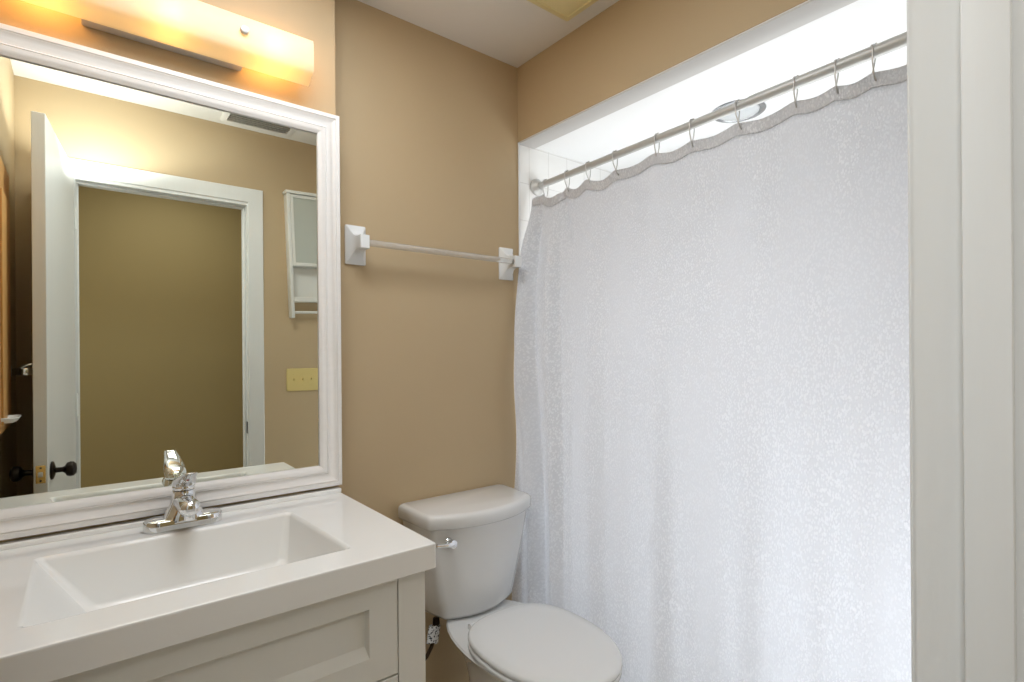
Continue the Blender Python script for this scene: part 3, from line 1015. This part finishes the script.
obj('shelf_lip', box(NB(), 0.016, W - 0.016, DP - 0.008, DP, 0.085, 0.108, 0.001, 1), M['cabinet'], root)

root = tag(empty('light_switch', (0.927, YC, 1.132)), 'ivory plate of three toggle switches on the tan wall, reflected below the white wall cabinet', 'light switch')
b2 = NB()
L = lambda hx, hz, y: [Vector((p.x, y, p.y)) for p in rrect(-hx, hx, -hz, hz, 0.004, 0, 3)]
loft(b2, [L(0.084, 0.0605, 0), L(0.084, 0.0605, 0.003), L(0.081, 0.0575, 0.0065), L(0.07, 0.05, 0.0068)])
obj('switch_plate', b2, M['ivory'], root)
for k in (-1, 0, 1):
    b2 = NB()
    loft(b2, [[Vector((k * 0.046 + p.x, y, dz + p.y)) for p in rrect(-hx, hx, -hz, hz, 0.0015, 0, 2)]
              for y, hx, hz, dz in ((0.0065, 0.005, 0.012, 0), (0.0075, 0.005, 0.012, 0), (0.0078, 0.004, 0.006, 0.001), (0.017, 0.003, 0.004, 0.007), (0.018, 0.0022, 0.003, 0.0075))])
    obj('toggle', b2, M['ivory'], root)
    for z in (-0.030, 0.030):
        obj('screw', lathe(NB(), [(0, 0.0), (0.003, 0), (0.0025, 0.001), (0, 0.0012)], axis((k * 0.046, 0.0066, z), (0, 1, 0)), 10), M['ivory'], root)

# ------------------------------------------------------------------ the open door (hinged on the door wall)
HX, HY = -0.028, YC + 0.024
FXE, FYE = -0.093, 0.825
ang = math.atan2(HX - FXE, FYE - HY)
root = tag(empty('bathroom_door', (HX, HY, 0.012), 0), 'white flush bathroom door standing open, its latch edge reflected at the mirror side', 'door')
root.rotation_euler = (0, 0, ang)
DL = math.hypot(FXE - HX, FYE - HY)
DT = 0.036
DH = 2.052
obj('door_slab', box(NB(), -DT, 0, 0, DL, 0, DH, 0.0015, 1), M['door'], root)
kz = 0.872
for s, x in ((1, 0.0), (-1, -DT)):
    ro = obj('rosette', lathe(NB(), [(0, 0), (0.030, 0), (0.031, 0.002), (0.029, 0.006), (0.018, 0.010), (0.012, 0.011), (0, 0.011)],
                              axis((x, DL - 0.06, kz), (s, 0, 0))), M['bronze'], root)
    obj('door_knob', lathe(NB(), [(0, 0), (0.009, 0), (0.0085, 0.020), (0.012, 0.026), (0.022, 0.032), (0.0255, 0.041), (0.024, 0.050), (0.016, 0.057), (0, 0.059)],
                           axis((x + s * 0.009, DL - 0.06, kz), (s, 0, 0))), M['bronze'], root)
lp = obj('latch_plate', box(NB(), -DT / 2 - 0.0125, -DT / 2 + 0.0125, DL - 0.001, DL + 0.0015, kz - 0.029, kz + 0.029, 0.001, 1), M['brass'], root)
obj('latch_bolt', box(NB(), -DT / 2 - 0.006, -DT / 2 + 0.006, DL + 0.001, DL + 0.009, kz - 0.008, kz + 0.008, 0.002), M['rod'], lp)
for z in (-0.021, 0.021):
    obj('screw', lathe(NB(), [(0, 0), (0.0035, 0), (0.003, 0.001), (0, 0.0012)], axis((-DT / 2, DL + 0.0014, kz + z), (0, 1, 0)), 10), M['dark'], lp)
for z in (0.20, 1.0, 1.80):
    b2 = NB()
    tube(b2, [(0.004, -0.004, z), (0.004, -0.004, z + 0.09)], 0.0055, 12)
    lathe(b2, [(0, 0), (0.0045, 0), (0.003, 0.006), (0, 0.007)], Matrix.Translation((0.004, -0.004, z + 0.09)), 10)
    obj('hinge', b2, M['door'], root)

# ------------------------------------------------------------------ things on the left wall, glimpsed at the mirror's left edge
root = tag(empty('recessed_medicine_cabinet', (XL, 0.80, 1.03)), 'honey wood cabinet edge on the left wall, reflected at the far side of the mirror', 'cabinet')
b2 = NB()
sec = [(p.x, p.y) for p in rrect(-0.16, 0.14, 0.0, 0.86, 0.010, 0, 4)]
loft(b2, [[Vector((x, a, c_)) for a, c_ in [(q[0] * k, 0.42 + (q[1] - 0.42) * k) for q in sec]] for x, k in ((0.0, 1.0), (0.014, 1.0), (0.020, 0.985))])
obj('cabinet_frame', b2, M['wood'], root)
obj('cabinet_door', box(NB(), 0.020, 0.026, -0.095, 0.115, 0.03, 0.75, 0.002), M['wood'], root)
root = tag(empty('soap_dish', (XL, 0.86, 1.070)), 'white ceramic dish jutting from the left wall, reflected below the wooden cabinet', 'soap dish')
b2 = NB()
loft(b2, [rrect(0.0, 0.046, -0.050, 0.050, 0.008, -0.004), rrect(0.0, 0.056, -0.055, 0.055, 0.014, 0.002), rrect(0.0, 0.060, -0.058, 0.058, 0.016, 0.010),
          rrect(0.004, 0.057, -0.055, 0.055, 0.014, 0.012), rrect(0.008, 0.050, -0.048, 0.048, 0.012, 0.004)])
obj('dish', b2, M['ceramic'], root)
root = tag(empty('towel_hook', (XL, 0.46, 1.215)), 'chrome bracket on the left wall, reflected behind the open door', 'towel hook')
b2 = NB()
loft(b2, [[Vector((x, p.x, p.y)) for p in rrect(-h_, h_, -v_, v_, 0.004, 0, 3)] for x, h_, v_ in ((0, 0.022, 0.024), (0.004, 0.022, 0.024), (0.007, 0.019, 0.021), (0.010, 0.010, 0.012))])
obj('bracket', b2, M['rod'], root)
b2 = NB()
box(b2, 0.008, 0.072, -0.012, 0.012, -0.016, 0.010, 0.003)
tube(b2, [(0.030, 0, 0.008), (0.050, 0, 0.020), (0.066, 0, 0.022)], [0.008, 0.009, 0.006], 12)
obj('hook_arm', b2, M['chrome'], root)
